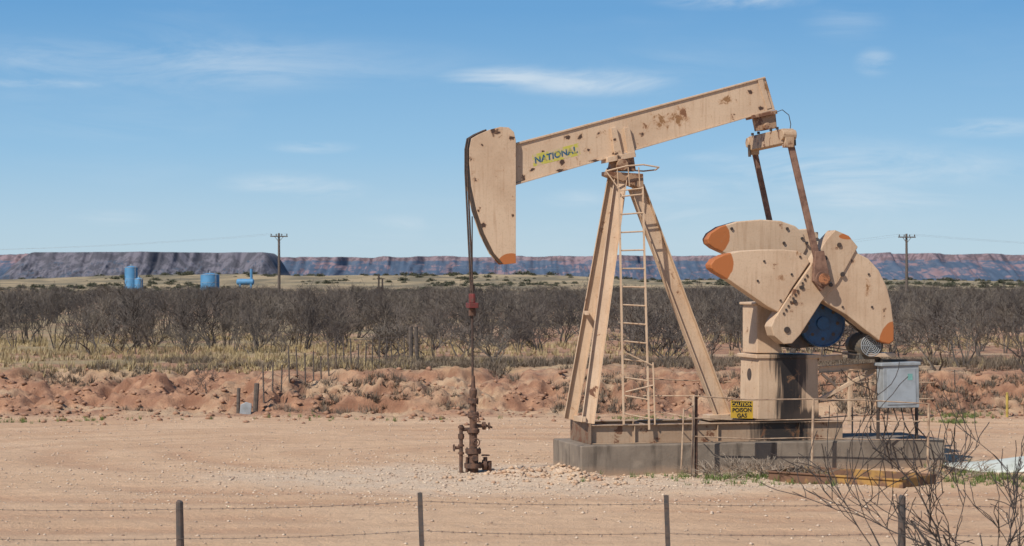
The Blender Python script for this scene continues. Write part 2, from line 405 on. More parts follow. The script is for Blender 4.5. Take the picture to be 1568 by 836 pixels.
mb=MB()
rd=random.Random(3)
for i in range(260):
    a=rd.uniform(0,6.28); ph=rd.uniform(0,1.45); r=rd.uniform(.45,1)*(.8+.3*math.sin(a*3)); c=Vector((math.cos(a)*math.cos(ph)*r,math.sin(a)*math.cos(ph)*r,math.sin(ph)*r*0.8))
    n=Vector((rd.uniform(-1,1),rd.uniform(-1,1),rd.uniform(-1,1))).normalized(); t=n.orthogonal().normalized(); u=n.cross(t); s=rd.uniform(.1,.2)
    o=len(mb.v); mb.v+=[tuple(c+t*s),tuple(c+u*s),tuple(c-t*s)]; mb.f.append((o,o+1,o+2))
M_shrub=simple('shrub_leaves',(0.085,0.085,0.05),(0.06,0.065,0.04),1,0.9)
shm=mb.mesh('shrub_mesh',M_shrub)
hs=empty('distant_shrubs')
for i in range(2000):
    y=random.choice([random.uniform(400,650),random.uniform(650,1150)]); x=random.uniform(-.27*y,.27*y)
    if fbm(np.array([x*.03]),np.array([y*.012]),3)[0]<.46: continue
    s=random.uniform(0.4,1.7)*(y/900+.3); put(shm,x,y,s*random.uniform(.8,1.5),0.65,hs,0,'shrub')

def stones(name,pts,smin,smax,mat):
    base=np.array([(1,0,0),(-1,0,0),(0,1,0),(0,-1,0),(0,0,1),(0,0,-1)],float); fc=np.array([(0,2,4),(2,1,4),(1,3,4),(3,0,4),(2,0,5),(1,2,5),(3,1,5),(0,3,5)])
    pts=np.array(pts); n=len(pts); z=gz(pts[:,0],pts[:,1])
    s=rng.uniform(0,1,n)**3*(smax-smin)+smin
    V=base[None]*rng.uniform(.6,1.2,(n,6,1))*s[:,None,None]*np.array([1,1,.6]); a=rng.uniform(0,6.28,n); ca,sa=np.cos(a)[:,None],np.sin(a)[:,None]
    x=V[...,0]*ca-V[...,1]*sa; y=V[...,0]*sa+V[...,1]*ca
    co=np.stack([x+pts[:,0:1],y+pts[:,1:2],V[...,2]+z[:,None]+s[:,None]*.2],-1).reshape(-1,3)
    q=(fc[None]+6*np.arange(n)[:,None,None]).reshape(-1,3)
    me=npmesh(name,co,q,mat); o=bpy.data.objects.new(name,me); COL.objects.link(o)
M_stone=simple('gravel_stone',(0.62,0.49,0.36),(0.32,0.21,0.145),3,0.9)
pts=[(random.gauss(0.5,4.5),random.gauss(39.5,2.6)) for _ in range(6500)]+[(random.uniform(-12,13),random.uniform(25,57)) for _ in range(7000)]
stones('gravel',pts,0.008,0.045,M_stone)
M_clod=simple('soil_clod',(0.36,0.20,0.12),(0.23,0.12,0.075),3,0.9)
pts=[(random.uniform(-20,20),random.gauss(59.4,1.8)) for _ in range(3500)]
stones('soil_clods',pts,0.02,0.14,M_clod)
M_clod2=simple('spoil_clod',(0.56,0.39,0.25),(0.38,0.23,0.145),3,0.9)
pts=[(random.gauss(.9,.8),random.gauss(39.4,.6)) for _ in range(700)]
stones('spoil_heap',pts,0.01,0.08,M_clod2)

# ------------------------------------------------------------ concrete pad
VC=1.0
PADL=S(1447,700,0).x
m,nt,b_=nmat('stained_concrete',0.9); c0=objco(nt)
a=noise(nt,c0,1.5,6,.6); st=noise(nt,stretch(nt,c0,(4,4,.6)),1.5,4); f=noise(nt,c0,30,4)
c=mix(nt,mapr(nt,a,.35,.65),(0.25,0.20,0.15),(0.16,0.125,0.095)); c=mix(nt,mapr(nt,st,.50,.68,0,.7),c,(0.07,0.053,0.04))
c=mix(nt,mapr(nt,a,.55,.72,0,.6),c,(0.34,0.275,0.205))
szc=N(nt,'ShaderNodeSeparateXYZ'); nt.links.new(c0,szc.inputs[0])
lowf=mapr(nt,mathn(nt,'ADD',szc.outputs[2],mathn(nt,'MULTIPLY',a,.35)),.34,.16,0,.75); c=mix(nt,lowf,c,(0.38,0.25,0.16))
nt.links.new(c,b_.inputs['Base Color']); bump(nt,b_,f,.4,.02)
M_conc=m
pad=MB(); pad.box(0,PADL,0,2.0,-0.25,0.54)
po=pad.obj('concrete_pad',M_conc,None,0.02); po.location=O; po.rotation_euler=(0,0,TH)

# ------------------------------------------------------------ pump jack
CREAM=(0.585,0.425,0.285); ORG=(0.40,0.13,0.035)
PJ=empty('pump_jack',O,TH)
vb0,vb1=VC-0.13,VC+0.13
masks=[]
def mk(px,py,v,rx,rz,col,kind,ry=0.6): masks.append((tuple(S(px,py,v)),(rx,ry,rz),col,kind))
BR=(0.26,0.135,0.055); DK=(0.065,0.034,0.02)
mk(1010,187,vb0,.44,.28,BR,'patchy'); mk(1042,180,vb0,.42,.30,BR,'patchy'); mk(1048,175,vb0,.22,.22,(0.20,.09,.04),'patchy'); mk(1110,152,vb0,.26,.22,BR,'patchy'); mk(1178,130,vb0,.18,.5,BR,'patchy'); mk(990,192,vb0,.18,.18,(.22,.11,.05),'patchy')
for (x,y,r) in [(862,250,.15),(870,212,.10),(890,210,.11),(918,204,.10),(902,230,.10),(815,258,.10),(860,260,.12),(912,246,.12),(940,215,.07),(832,232,.07),(985,205,.08),(1125,175,.07),(1150,140,.09),(800,272,.1),(945,238,.12),(1166,165,.10)]:
    mk(x,y,vb0,r*1.5,r*1.25,DK,'patchy')
M_beam=paint('beam_paint',CREAM,masks,0.69)
def plate(mb,poly,v0,v1):
    a=[S(x,y,v0) for x,y in poly]; mb.prism(a,[Vector((p.x,v1,p.z)) for p in a])
mb=MB()
TL,TR,BR_,BL=(788,219),(1172,117),(1187,168),(788,284)
def lerp(a,b,t): return (a[0]+(b[0]-a[0])*t,a[1]+(b[1]-a[1])*t)
fl=0.05
t0,t1=lerp(TL,BL,fl),lerp(TR,BR_,fl); b0,b1=lerp(BL,TL,fl),lerp(BR_,TR,fl)
plate(mb,[TL,TR,t1,t0],vb0,vb1); plate(mb,[b0,b1,BR_,BL],vb0,vb1); plate(mb,[t0,t1,b1,b0],vb0+0.03,vb1-0.03)
plate(mb,[(1160,121),(1168,119),(1182,165),(1175,167)],vb0+.005,vb0+0.032)
mb.obj('walking_beam',M_beam,PJ,0.006)
mb=MB()
for x in (938,958): plate(mb,[(x-2,196),(x+6,194),(x+16,238),(x+4,241)],vb0-0.05,vb0+0.03)
plate(mb,[(930,241),(972,232),(974,240),(930,249)],vb0-.08,vb1+.08)
mb.obj('saddle_gusset',M_beam,PJ,0.005)
M_stk=simple('worn_sticker',(0.46,0.41,0.07),(0.50,0.38,0.23),8,.6,lo=.49,hi=.53)
mb=MB(); plate(mb,[(815,237),(886,219),(889,237),(817,255)],vb0+.0285,vb0+.031); mb.obj('beam_sticker',M_stk,PJ)
M_let=simple('lettering_blue',(0.025,0.09,0.16),(0.34,0.30,0.09),7,0.6,lo=.51,hi=.55)
def text(body,p,size,rot,mat,parent,name,ext=0.001,align='LEFT',off=.004):
    cu=bpy.data.curves.new(name,'FONT'); cu.body=body; cu.size=size; cu.extrude=ext; cu.align_x=align; cu.offset=off*size/0.2
    o=bpy.data.objects.new(name,cu); COL.objects.link(o); cu.materials.append(mat); o.parent=parent; o.location=p; o.rotation_euler=rot; return o
p0=S(819,250,vb0+.026); p1=S(889,232,vb0+.026); ang=math.atan2(p1.z-p0.z,p1.x-p0.x)
tx=text('NATIONAL',p0,0.165,(R(90),-ang,0),M_let,PJ,'lettering',off=.007); tx.data.shear=.15; tx.data.space_character=1.05

hp=[(722,212),(732,206),(748,199),(766,194),(779,195),(787,202),(790,215),(790,403),(772,405),(757,388),(742,358),(730,322),(722,285),(719,250),(719,228)]
masks=[(tuple(S(782,407,VC-.2)),(.28,.9,.24),ORG,'solid')]
for (x,y,r) in [(760,203,.20),(755,198,.14),(722,245,.12),(740,345,.14),(785,330,.07),(738,222,.06),(770,290,.06),(728,275,.10),(784,212,.10),(733,322,.12)]: mk(x,y,VC-.2,r*1.1,r*1.1,DK,'patchy')
M_head=paint('head_paint',CREAM,masks,0.70)
mb=MB(); v0,v1=VC-.22,VC+.22
a=[S(x,y,v0) for x,y in hp]
def shr(a,k):
    c=sum(a,Vector())/len(a); return [c+(p-c)*k for p in a]
A=[Vector((p.x,v0,p.z)) for p in a]; B=[Vector((p.x,v0+.03,p.z)) for p in a]; mb.prism(A,B)
mb.prism([Vector((p.x,v1-.03,p.z)) for p in a],[Vector((p.x,v1,p.z)) for p in a])
mb.obj('horse_head_cheeks',M_head,PJ,0.004)
mb=MB(); c=shr(a,0.985); mb.prism([Vector((p.x,v0+.031,p.z)) for p in c],[Vector((p.x,v1-.031,p.z)) for p in c]); mb.obj('horse_head_core',M_dark,PJ)
mb=MB(); rail=[S(x,y,v0) for x,y in hp]
front=[rail[i] for i in (2,1,0,14,13)]
for dv_ in (-.09,.09):
    pts=[Vector((p.x-0.012,VC+dv_,p.z+.01)) for p in front]; 
    q=S(723,455,VC); top=pts[-1]
    pts.append(Vector((top.x,VC+dv_,S(719,262,v0).z))); pts.append(Vector((q.x,VC+dv_*.9,q.z)))
    mb.tube(pts,0.018,8)
mb.obj('bridle_cable',M_cable,PJ,smooth=True)
cx=S(723,470,VC)
mb=MB(); mb.box(cx.x-.09,cx.x+.09,VC-.15,VC+.15,cx.z-.02,cx.z+.08); mb.cyl((cx.x,VC-.09,cx.z+.08),(cx.x,VC-.09,cx.z+.25),.045,10); mb.cyl((cx.x,VC+.09,cx.z+.08),(cx.x,VC+.09,cx.z+.25),.045,10)
mb.obj('carrier_bar',M_red,PJ,.01)
mb=MB(); mb.box(cx.x-.06,cx.x+.06,VC-.06,VC+.06,cx.z-.17,cx.z-.025); mb.obj('rod_clamp',M_rust,PJ,.01)
mb=MB(); mb.cyl((cx.x,VC,cx.z+.35),(cx.x+.01,VC,S(727,600,VC).z),.022,10); mb.cyl((cx.x,VC,cx.z+.30),(cx.x,VC,cx.z+1.7),.012,8); mb.cyl((cx.x,VC,cx.z+.3),(cx.x,VC,cx.z+.42),.05,8); mb.obj('polished_rod',M_cable,PJ,smooth=True)

M_cr=paint('cream_paint',CREAM,(),0.685)
mb=MB()
legs=[(S(951,268,VC-.12),S(900,648,VC-.58)),(S(941,268,VC+.12),S(873,642,VC+.5))]
for p,q in legs: mb.hbar(p,q,0.25,0.16,0.016,(0.25,1,0))
mb.hbar(S(974,286,VC),S(1108,640,VC),0.29,0.20,0.018)
mb.bar(S(899,480,VC-.37),S(897,478,VC+.36),0.06,0.08,(0,0,1))
mb.bar(S(893,642,VC-.62),S(880,640,VC+.6),.10,.10,(0,0,1))
plate(mb,[(1086,636),(1122,634),(1122,642),(1086,644)],VC-.2,VC+.2)
mb.obj('samson_post',M_cr,PJ,0.004)
mb=MB(); plate(mb,[(930,262),(985,266),(986,290),(930,268)],VC-.2,VC+.2); plate(mb,[(938,240),(970,236),(974,262),(934,262)],VC-.1,VC+.1)
mb.cyl(S(954,252,VC-.26),S(954,252,VC-.26)+Vector((0,.52,0)),.11,20)
mb.obj('center_bearing',paint('bearing_paint',(0.36,0.23,0.14),(),0.57),PJ,.006)
mb=MB()
pr=[S(x,y,v) for x,y,v in [(928,262,VC-.35),(960,254,VC-.35),(985,252,VC-.35),(1009,256,VC-.3),(1004,260,VC+.1),(985,262,VC+.3),(930,258,VC+.3)]]
mb.tube(pr+[pr[0]],.015,8)
for x in (945,962,978): mb.tube([S(x,256,VC-.35),S(x+2,285,VC-.3)],.012,6)
mb.tube([S(928,262,VC-.35),S(950,292,VC-.4),S(985,288,VC-.4)],.014,6)
mb.obj('service_hoop',M_cr,PJ,smooth=True)
mb=MB()
La,Lb=S(948,290,VC-.38),S(955,650,VC-.72); Ra,Rb=S(984,286,VC-.38),S(994,658,VC-.74)
for p,q in((La,Lb),(Ra,Rb)): mb.bar(p,q,.055,.026)
for i in range(13):
    t=(i+.4)/13; mb.cyl(La.lerp(Lb,t),Ra.lerp(Rb,t),.015,8)
for x0,y0,x1,y1 in [(958,540,1000,560),(958,600,1000,590)]: mb.tube([S(x0,y0,VC-.7),S(x1,y1,VC-.7)],.014,6)
mb.tube([S(1000,555,VC-.7),S(1003,650,VC-.7)],.016,6)
mb.obj('ladder',M_cr,PJ)
masks=[]; mk(1200,655,.3,.55,.6,(0.018,0.014,0.012),'stain',3)
M_skid=paint('skid_paint',(0.40,0.285,0.19),masks,0.63)
mb=MB(); pz0,pz1=0.542,S(905,651,.33).z
u0=S(905,665,.33).x; u1=S(1292,660,.33).x
for v in (.40,1.60):
    mb.box(u0,u1,v-.008,v+.008,pz0+.02,pz1-.02); mb.box(u0,u1,v-.08,v+.08,pz0,pz0+.019); mb.box(u0,u1,v-.08,v+.08,pz1-.019,pz1)
for u in (u0+.06,u0+1.2,u0+2.5,u1-.06): mb.box(u-.02,u+.02,.42,1.58,pz0+.021,pz1-.021)
for i in (1,4,7): mb.box(u0+.3+i*.55,u0+.315+i*.55,.33,.392,pz0+.02,pz1-.02)
mb.obj('skid_base',M_skid,PJ,.004)
mb=MB(); mb.box(u0-.02,u0+.0,.3,1.7,pz0,pz1+.02); mb.obj('skid_end_plate',paint('skid_end',(0.22,0.15,0.10),(),.58),PJ,.004)

OIL=(0.016,0.012,0.010)
masks=[]; mk(1206,545,.5,.30,.50,OIL,'stain',.3); mk(1210,585,.5,.22,.60,OIL,'stain',.3); mk(1210,625,.5,.28,.50,OIL,'stain',.3); mk(1228,560,.5,.10,.5,(.06,.04,.03),'stain',.3); mk(1235,640,.5,.4,.16,(.05,.035,.025),'stain',.3)
M_ped=paint('pedestal_paint',CREAM,masks,.69)
mb=MB(); vp0=.5
pa=[S(1162,545,vp0),S(1252,545,vp0),S(1254,642,vp0),S(1160,642,vp0)]
mb.prism(pa,[Vector((p.x,1.5,p.z)) for p in pa])
plate(mb,[(1158,543),(1258,543),(1258,549),(1158,549)],vp0-.03,1.53)
mb.obj('gearbox_pedestal',M_ped,PJ,.012)
mb=MB(); h=S(1162,575,vp0); mb.tube([(h.x-.012,1.0,h.z),(h.x+.0,1.0,h.z)],.12,20); mb.obj('pedestal_opening_dark_disc',M_dark,PJ)  # no hole is cut; a dark disc paints the shade inside it
mb=MB(); pa=[S(1159,465,.6),S(1195,463,.6),S(1196,541,.6),S(1159,541,.6)]; mb.prism(pa,[Vector((p.x,1.4,p.z)) for p in pa]); 
pa=[S(1156,463,.56),S(1200,461,.56),S(1200,466,.56),S(1156,467,.56)]; mb.prism(pa,[Vector((p.x,1.44,p.z)) for p in pa]); mb.obj('gear_reducer_cover',M_cr,PJ,.015)
mb=MB(); c_=S(1222,500,.45); mb.cyl((c_.x,.42,c_.z),(c_.x,1.58,c_.z),.42,28); mb.box(c_.x-.35,c_.x+.42,.6,1.4,S(0,541,.6).z,c_.z-.1)
mb.cyl((c_.x-.09,-.02,c_.z),(c_.x-.09,2.05,c_.z),.12,20)
mb.obj('gear_reducer',M_dark,PJ,.01,True)
bc=S(1260,495,.30); mb=MB(); mb.cyl((bc.x,.30,bc.z),(bc.x,.42,bc.z),.46,40); mb.cyl((bc.x,.262,bc.z),(bc.x,.30,bc.z),.13,20)
mb.torus((bc.x,.30,bc.z),(0,1,0),.44,.022,40); 
mb.obj('belt_wheel',M_blue,PJ,.006,True)
mb=MB()
for i in range(8):
    a_=i*math.pi/4; mb.cyl((bc.x+.3*math.cos(a_),.292,bc.z+.3*math.sin(a_)),(bc.x+.3*math.cos(a_),.299,bc.z+.3*math.sin(a_)),.035,12)
mb.obj('belt_wheel_hole_discs',M_dark,PJ)  # flat dark discs stand in for shadowed holes in the solid wheel
nA=[(1088,405),(1094,397),(1108,390),(1132,384),(1165,382),(1200,382),(1222,384),(1236,392),(1240,402),(1214,440),(1192,478),(1176,470),(1150,452),(1118,430),(1096,417),(1089,411)]
nB_=[(1302,362),(1314,388),(1330,396),(1346,414),(1358,438),(1365,466),(1369,500),(1369,522),(1362,527),(1350,524),(1326,506),(1296,482),(1268,466),(1254,456),(1278,415)]
fA=[(1083,366),(1088,357),(1103,347),(1130,339),(1165,336),(1195,338),(1218,346),(1230,357),(1236,380),(1225,400),(1160,404),(1120,392),(1094,380),(1085,373)]
masks=[(tuple(S(1086,403,.0)),(.46,.5,.46*.95),ORG,'solid'),(tuple(S(1371,522,.0)),(.40,.5,.42),ORG,'solid')]
mk(1222,388,0,.14,.12,BR,'patchy'); mk(1325,440,0,.12,.3,BR,'patchy'); mk(1195,425,0,.25,.14,(.30,.17,.09),'patchy'); mk(1350,480,0,.1,.2,DK,'patchy'); mk(1300,400,0,.15,.12,DK,'patchy')
M_cw=paint('counterweight_paint',CREAM,masks,.71)
M_cwf=paint('counterweight_paint_far',CREAM,[(tuple(S(1082,362,1.8)),(.46,.5,.42),ORG,'solid')],.71)
mb=MB(); plate(mb,nA,-.12,.20); plate(mb,nB_,-.12,.20); mb.obj('counterweight',M_cw,PJ,.02)
mb=MB(); plate(mb,fA,1.70,2.02); plate(mb,[(1215,352),(1238,350),(1262,372),(1290,400),(1330,440),(1300,500),(1250,470),(1210,410)],1.74,2.0); mb.obj('far_counterweight',M_cwf,PJ,.02)
armm=[(tuple(S(1296,362,-.1)),(.18,.4,.06),ORG,'solid')]
M_arm=paint('crank_paint',(0.54,0.39,0.26),armm,.66)
mb=MB(); plate(mb,[(1186,488),(1181,500),(1185,514),(1200,527),(1213,526),(1226,512),(1258,462),(1284,432),(1314,378),(1300,361),(1279,352),(1266,366),(1243,404),(1212,448)],-.155,.22); mb.obj('crank_arm',M_arm,PJ,.015)
mb=MB()
for (x,y,r) in [(1263,395,.05),(1285,375,.045),(1247,425,.05),(1217,462,.04),(1205,505,.06),(1290,420,.045),(1272,436,.04),(1228,440,.04)]:
    p=S(x,y,-.16); mb.cyl((p.x,-.18,p.z),(p.x,-.14,p.z),r,12)
for i in range(11):
    p=S(1200+i*3.6,480-i*5.8,-.16); mb.box(p.x-.016,p.x+.016,-.175,-.15,p.z-.02,p.z+.02)
for (x,y) in [(1225,393),(1212,420),(1195,460),(1330,420),(1300,385),(1335,470),(1170,400),(1160,430),(1290,470)]:
    p=S(x,y,-.12); mb.cyl((p.x,-.14,p.z),(p.x,-.11,p.z),.022,8)
for (x,y) in [(1120,350),(1205,350),(1228,365),(1235,372),(1200,372)]:
    p=S(x,y,1.7); mb.cyl((p.x,1.67,p.z),(p.x,1.71,p.z),.03,8)
mb.obj('crank_bolts',M_dark,PJ)
mb=MB(); 
for (x,y) in [(1245,360),(1252,374),(1262,385)]:
    p=S(x,y,1.68); mb.box(p.x-.08,p.x+.08,1.6,1.73,p.z-.06,p.z+.06)
mb.obj('far_crank_lugs',M_arm,PJ,.01)
mb=MB(); vn=VC-1.22; vf=VC+1.12
w0=S(1258,427,vn); t0_=S(1211,222,vn+.1)
mb.bar(t0_,w0,.09,.115); tf=S(1156,234,vf-.1); wfar=S(1196,420,vf-.02); mb.bar(tf,wfar,.09,.10)
mb.cyl((w0.x,vn-.09,w0.z),(w0.x,-.15,w0.z),.15,24); mb.cyl((w0.x,vn-.13,w0.z),(w0.x,vn-.09,w0.z),.08,8)
plate(mb,[(1249,385),(1262,384),(1272,428),(1258,446),(1246,430)],vn-.06,vn+.06)
mb.obj('pitman_arm',simple('pitman_rust',(0.24,0.135,0.09),(0.12,0.06,0.04),8,.8),PJ,.008)
mb=MB(); mb.cyl((w0.x,vn-.15,w0.z),(w0.x,vn-.13,w0.z),.11,20); mb.obj('wrist_pin_cap',paint('pin_paint',(0.42,0.18,0.08),(),.57),PJ,.006)
M_eq=paint('equalizer_paint',(0.47,0.33,0.21),(),.62)
mb=MB(); ea=S(1207,208,vn+.1); eb=S(1154,220,vf-.1)
mb.bar(ea,eb,.28,.22,(0,0,1)); 
for e in (ea,eb): mb.cyl(e+Vector((-.14,0,.02)),e+Vector((.14,0,.02)),.10,14); mb.box(e.x-.09,e.x+.09,e.y-.09,e.y+.09,e.z-.22,e.z-.02)
mb.obj('equalizer_bar',M_eq,PJ,.012)
mb=MB(); plate(mb,[(1158,181),(1188,174),(1190,196),(1162,200)],VC-.12,VC+.12); plate(mb,[(1152,176),(1190,168),(1191,174),(1153,182)],VC-.2,VC+.2); mb.cyl(S(1176,193,VC-.2),S(1176,193,VC-.2)+Vector((0,.4,0)),.07,14)
mb.obj('tail_bearing',paint('tail_paint',(0.36,0.23,0.14),(),.57),PJ,.01)
mb=MB(); mb.tube([S(x,y,VC-.2) for x,y in [(1188,172),(1198,168),(1208,176),(1211,190),(1209,205)]],.008,6); 
for x,y in [(1147,222),(1216,205)]:
    vv=VC-.9 if x>1200 else VC+.9
    mb.tube([S(x,y,vv),S(x+1,y+18,vv)],.03,8)
for k in (-.6,-.3,.3,.6):
    m_=ea.lerp(eb,.5+k*.6); mb.cyl((m_.x-.12,m_.y,m_.z+.14),(m_.x-.12,m_.y,m_.z+.19),.03,6)
mb.obj('safety_cable_and_bolts',M_dark,PJ,smooth=True)
mb=MB()
for v in (.55,1.5):
    mb.hbar(S(1254,566,v),S(1345,560,v) ,.13,.09,.012)
    mb.bar(S(1254,612,v),S(1340,566,v),.06,.07); mb.bar(S(1258,572,v),S(1290,600,v),.05,.05); mb.bar(S(1300,568,v),S(1300,650,v),.05,.05)
mb.bar(S(1275,600,.55),S(1335,572,1.5),.05,.05)
mb.box(S(1316,0,.5).x,S(1356,0,.5).x,.05,1.4,S(0,557,.55).z,S(0,551,.55).z)
plate(mb,[(1254,546),(1290,543),(1290,550),(1254,553)],.5,.7)
mb.obj('motor_frame',M_cr,PJ,.004)
mc=S(1336,529,.05); mb=MB(); mb.cyl((mc.x,.07,mc.z),(mc.x,.8,mc.z),.235,28); mb.cyl((mc.x,.8,mc.z),(mc.x,.92,mc.z),.2,28)
for i in range(10): mb.torus((mc.x,.15+i*.055,mc.z),(0,1,0),.238,.012,28,4)
mb.box(mc.x-.2,mc.x+.2,.2,.8,mc.z-.27,mc.z-.15)
mb.obj('electric_motor',simple('motor_grey',(0.09,0.085,0.075),(0.16,0.12,0.08),8,.6),PJ,.005,True)
mb=MB(); 
for i in range(5): mb.torus((mc.x-.03,.05,mc.z),(0,1,0),.05+i*.038,.009,28,5)
for i in range(6):
    a_=i*math.pi/3; mb.bar((mc.x-.03,.05,mc.z),(mc.x-.03+.2*math.cos(a_),.05,mc.z+.2*math.sin(a_)),.012,.012)
mb.obj('motor_grille',M_galv,PJ)
mb=MB()
for dz in (.44,-.44): mb.bar((bc.x,.36,bc.z+dz),(mc.x,.36,mc.z+dz*.35),.09,.018)
mb.obj('drive_belt',M_dark,PJ)
mb=MB(); mb.tube([S(1345,548,.1),S(1300,542,.3),S(1262,535,.3)],.014,6); mb.tube([S(1350,552,.1),S(1345,549,.3),S(1340,545,.4)],.03,6); mb.obj('conduit',M_dark,PJ)

# ------------------------------------------------------------ wellhead
WH=empty('wellhead',loc2w((cx.x+.02,VC,0)),TH)
pxm=3300/40.45
def wz(py): return H-(py-HZ)/pxm
mb=MB()
prof=[(728,.10),(716,.10),(716,.17),(709,.17),(709,.10),(694,.10),(694,.15),(687,.15),(687,.075),(664,.075),(662,.12),(657,.12),(655,.07),(640,.07),(638,.11),(632,.11),(630,.06),(618,.06),(617,.10),(611,.10),(609,.055),(603,.075),(597,.075),(594,.045),(575,.03)]
mb.tube([(0,0,wz(y)) for y,_ in prof],[r for _,r in prof],16)
o_=mb.obj('casing_head',M_rust,WH,0,True)
mb=MB()
def wx(px): return (px-727)/pxm
mb.cyl((0,0,wz(652)),(wx(748),0,wz(652)),.035,12); mb.cyl((wx(742),0,wz(652)),(wx(746),0,wz(652)),.075,14); mb.cyl((0,0,wz(712)),(wx(752),0,wz(712)),.05,12); mb.cyl((wx(742),0,wz(712)),(wx(747),0,wz(712)),.10,14)
mb.cyl((wx(752),0,wz(706)),(wx(752),0,wz(722)),.05,12); mb.cyl((wx(748),0,wz(652)),(wx(757),0,wz(655)),.018,8)
mb.cyl((wx(746),0,wz(700)),(wx(746),0,wz(712)),.04,10); mb.torus((wx(746),-.02,wz(697)),(0,0,1),.07,.012)
mb.cyl((0,0,wz(657)),(wx(708),0,wz(657)),.035,12); mb.cyl((wx(708),0,wz(650)),(wx(708),0,wz(730)),.036,12)
for y in (652,664,680,692,722): mb.cyl((wx(708),0,wz(y)),(wx(708),0,wz(y+3)),.06,12)
mb.tube([(wx(708),0,wz(672)),(wx(708),0,wz(668)),(wx(708),0,wz(664))],[.05,.065,.05],10)
mb.cyl((wx(708),0,wz(685)),(wx(698),0,wz(685)),.03,8); mb.torus((wx(697),0,wz(685)),(1,0,0),.06,.011)
mb.torus((wx(752),0,wz(652)),(1,0,0),.055,.011); mb.cyl((0,-.2,wz(640)),(0,.2,wz(640)),.035,10); mb.torus((0,-.2,wz(640)),(0,1,0),.06,.011)
mb.cyl((0,-.18,wz(700)),(0,.18,wz(700)),.06,10); mb.cyl((0,-.22,wz(676)),(0,.1,wz(676)),.04,10); mb.torus((0,-.23,wz(676)),(0,1,0),.07,.012)
mb.tube([(0,0,wz(700)),(wx(716),-.05,wz(700)),(wx(716),-.05,wz(722))],.025,8)
for y in (712,690,660,635,614):
    for k in range(8):
        a_=k*math.pi/4+.2; r=.14 if y>700 else (.125 if y>680 else .09); mb.cyl((r*math.cos(a_),r*math.sin(a_),wz(y)-.06),(r*math.cos(a_),r*math.sin(a_),wz(y)+.06),.013,6)
mb.obj('valves_and_pipes',M_rust,WH,0,True)

# ------------------------------------------------------------ railing, sign, box
RL=empty('safety_railing',O,TH); mb=MB()
M_rail=simple('railing_paint',(0.46,0.33,0.22),(0.26,0.16,0.10),6,.7)
vr=-.45
def gzl(u,v):
    w=loc2w((u,v,0)); return float(gz(w.x,w.y)[0])
def post(px,pt,v,rad=.026):
    p=S(px,pt,v); mb.cyl((p.x,v,gzl(p.x,v)-.05),(p.x+.03,v,p.z),rad,8); return p
A1=post(1060,606,vr); A2=post(1243,611,vr); A3=S(1420,618,vr)
mb.tube([A1,S(1150,612,vr),A2,S(1330,613,vr),A3],.014,6); 
for y in (640,668): mb.tube([S(1060,y,vr),S(1150,y+4,vr+.02),S(1244,y+2,vr),S(1330,y+5,vr),S(1420,y+5,vr)],.012,6)
mb.tube([A1,S(985,606,1.0)],.013,6); mb.tube([S(1060,640,vr),S(990,627,1.0)],.011,6); mb.tube([S(985,580,1.2),S(1120,585,1.2)],.012,6)
mb.tube([S(1047,625,vr-.2),S(1043,718,vr-.2)],.015,6); mb.tube([S(1047,630,vr-.2),S(1062,620,vr)],.012,6)
for x in (1305,1333): mb.tube([S(x,585,2.3),S(x,680,2.3)],.018,6)
for y in (590,615,640): mb.tube([S(1255,y,2.3),S(1335,y-6,2.3),S(1430,y-4,2.3)],.013,6)
p=post(1420,618,vr)
mb.obj('pipes',M_rail,RL)
mb=MB(); p=S(1066,600,vr+.05); mb.cyl((p.x,vr+.05,-.05),(p.x,vr+.05,p.z),.03,8); mb.obj('corner_post',M_rust,RL)
SG=empty('warning_sign',O,TH); vs=vr-.03
mb=MB(); plate(mb,[(1119,613),(1153,614),(1153,641),(1119,640)],vs,vs+.006); mb.obj('panel',simple('sign_yellow',(0.58,0.36,0.025),(0.45,0.28,0.04),6,.5),SG)
M_blk=simple('sign_black',(0.02,0.02,0.02),None,6,.5)
mb=MB(); plate(mb,[(1120.5,614.5),(1151.5,615),(1151.5,623),(1120.5,622.5)],vs-.003,vs-.001); mb.obj('header',M_blk,SG)
M_sy=simple('sign_text_yellow',(0.60,0.38,0.03),None,6,.5,lo=.9,hi=1)
for s,y,sz,mt in (('CAUTION',621.5,.09,M_sy),('POISON',630.5,.105,M_blk),('GAS',639,.105,M_blk)): 
    o=text(s,S(1136,y,vs-.006),sz,(R(90),0,0),mt,SG,'text',.0005,'CENTER')
EB=empty('electrical_box',O,TH); ve=-.12
mb=MB(); plate(mb,[(1352,560),(1407,558),(1408,624),(1353,625)],ve,ve+.30); plate(mb,[(1349,556),(1410,554),(1410,559),(1349,561)],ve-.03,ve+.33); mb.obj('cabinet',M_galv,EB,.012)
mb=MB(); plate(mb,[(1358,566),(1402,564),(1403,619),(1359,620)],ve-.012,ve-.001); mb.obj('door',simple('door_grey',(0.33,0.36,0.38),(0.26,0.28,0.29),4,.5),EB,.006)
mb=MB(); p=S(1393,577,ve); mb.box(p.x-.05,p.x+.05,ve-.016,ve-.013,p.z-.06,p.z+.06); mb.obj('label',simple('label_teal',(0.2,0.42,0.38),None,5),EB)
mb=MB()
for x,t in ((1345,550),(1404,552)): p=S(x,t,ve+.34); mb.cyl((p.x,ve+.36,0.5),(p.x,ve+.36,p.z),.035,8)
for x0,x1,x2 in ((1360,1358,1352),(1368,1376,1362),(1380,1385,1398),(1395,1400,1420)): mb.tube([S(x0,625,ve+.1),S(x1,650,ve),S(x2,672,ve+.05),S(x2+4,705,ve-.1)],.014,6)
mb.bar(S(1340,552,ve+.34),S(1412,552,ve+.34),.05,.05)
mb.obj('posts_and_conduit',M_dark,EB)

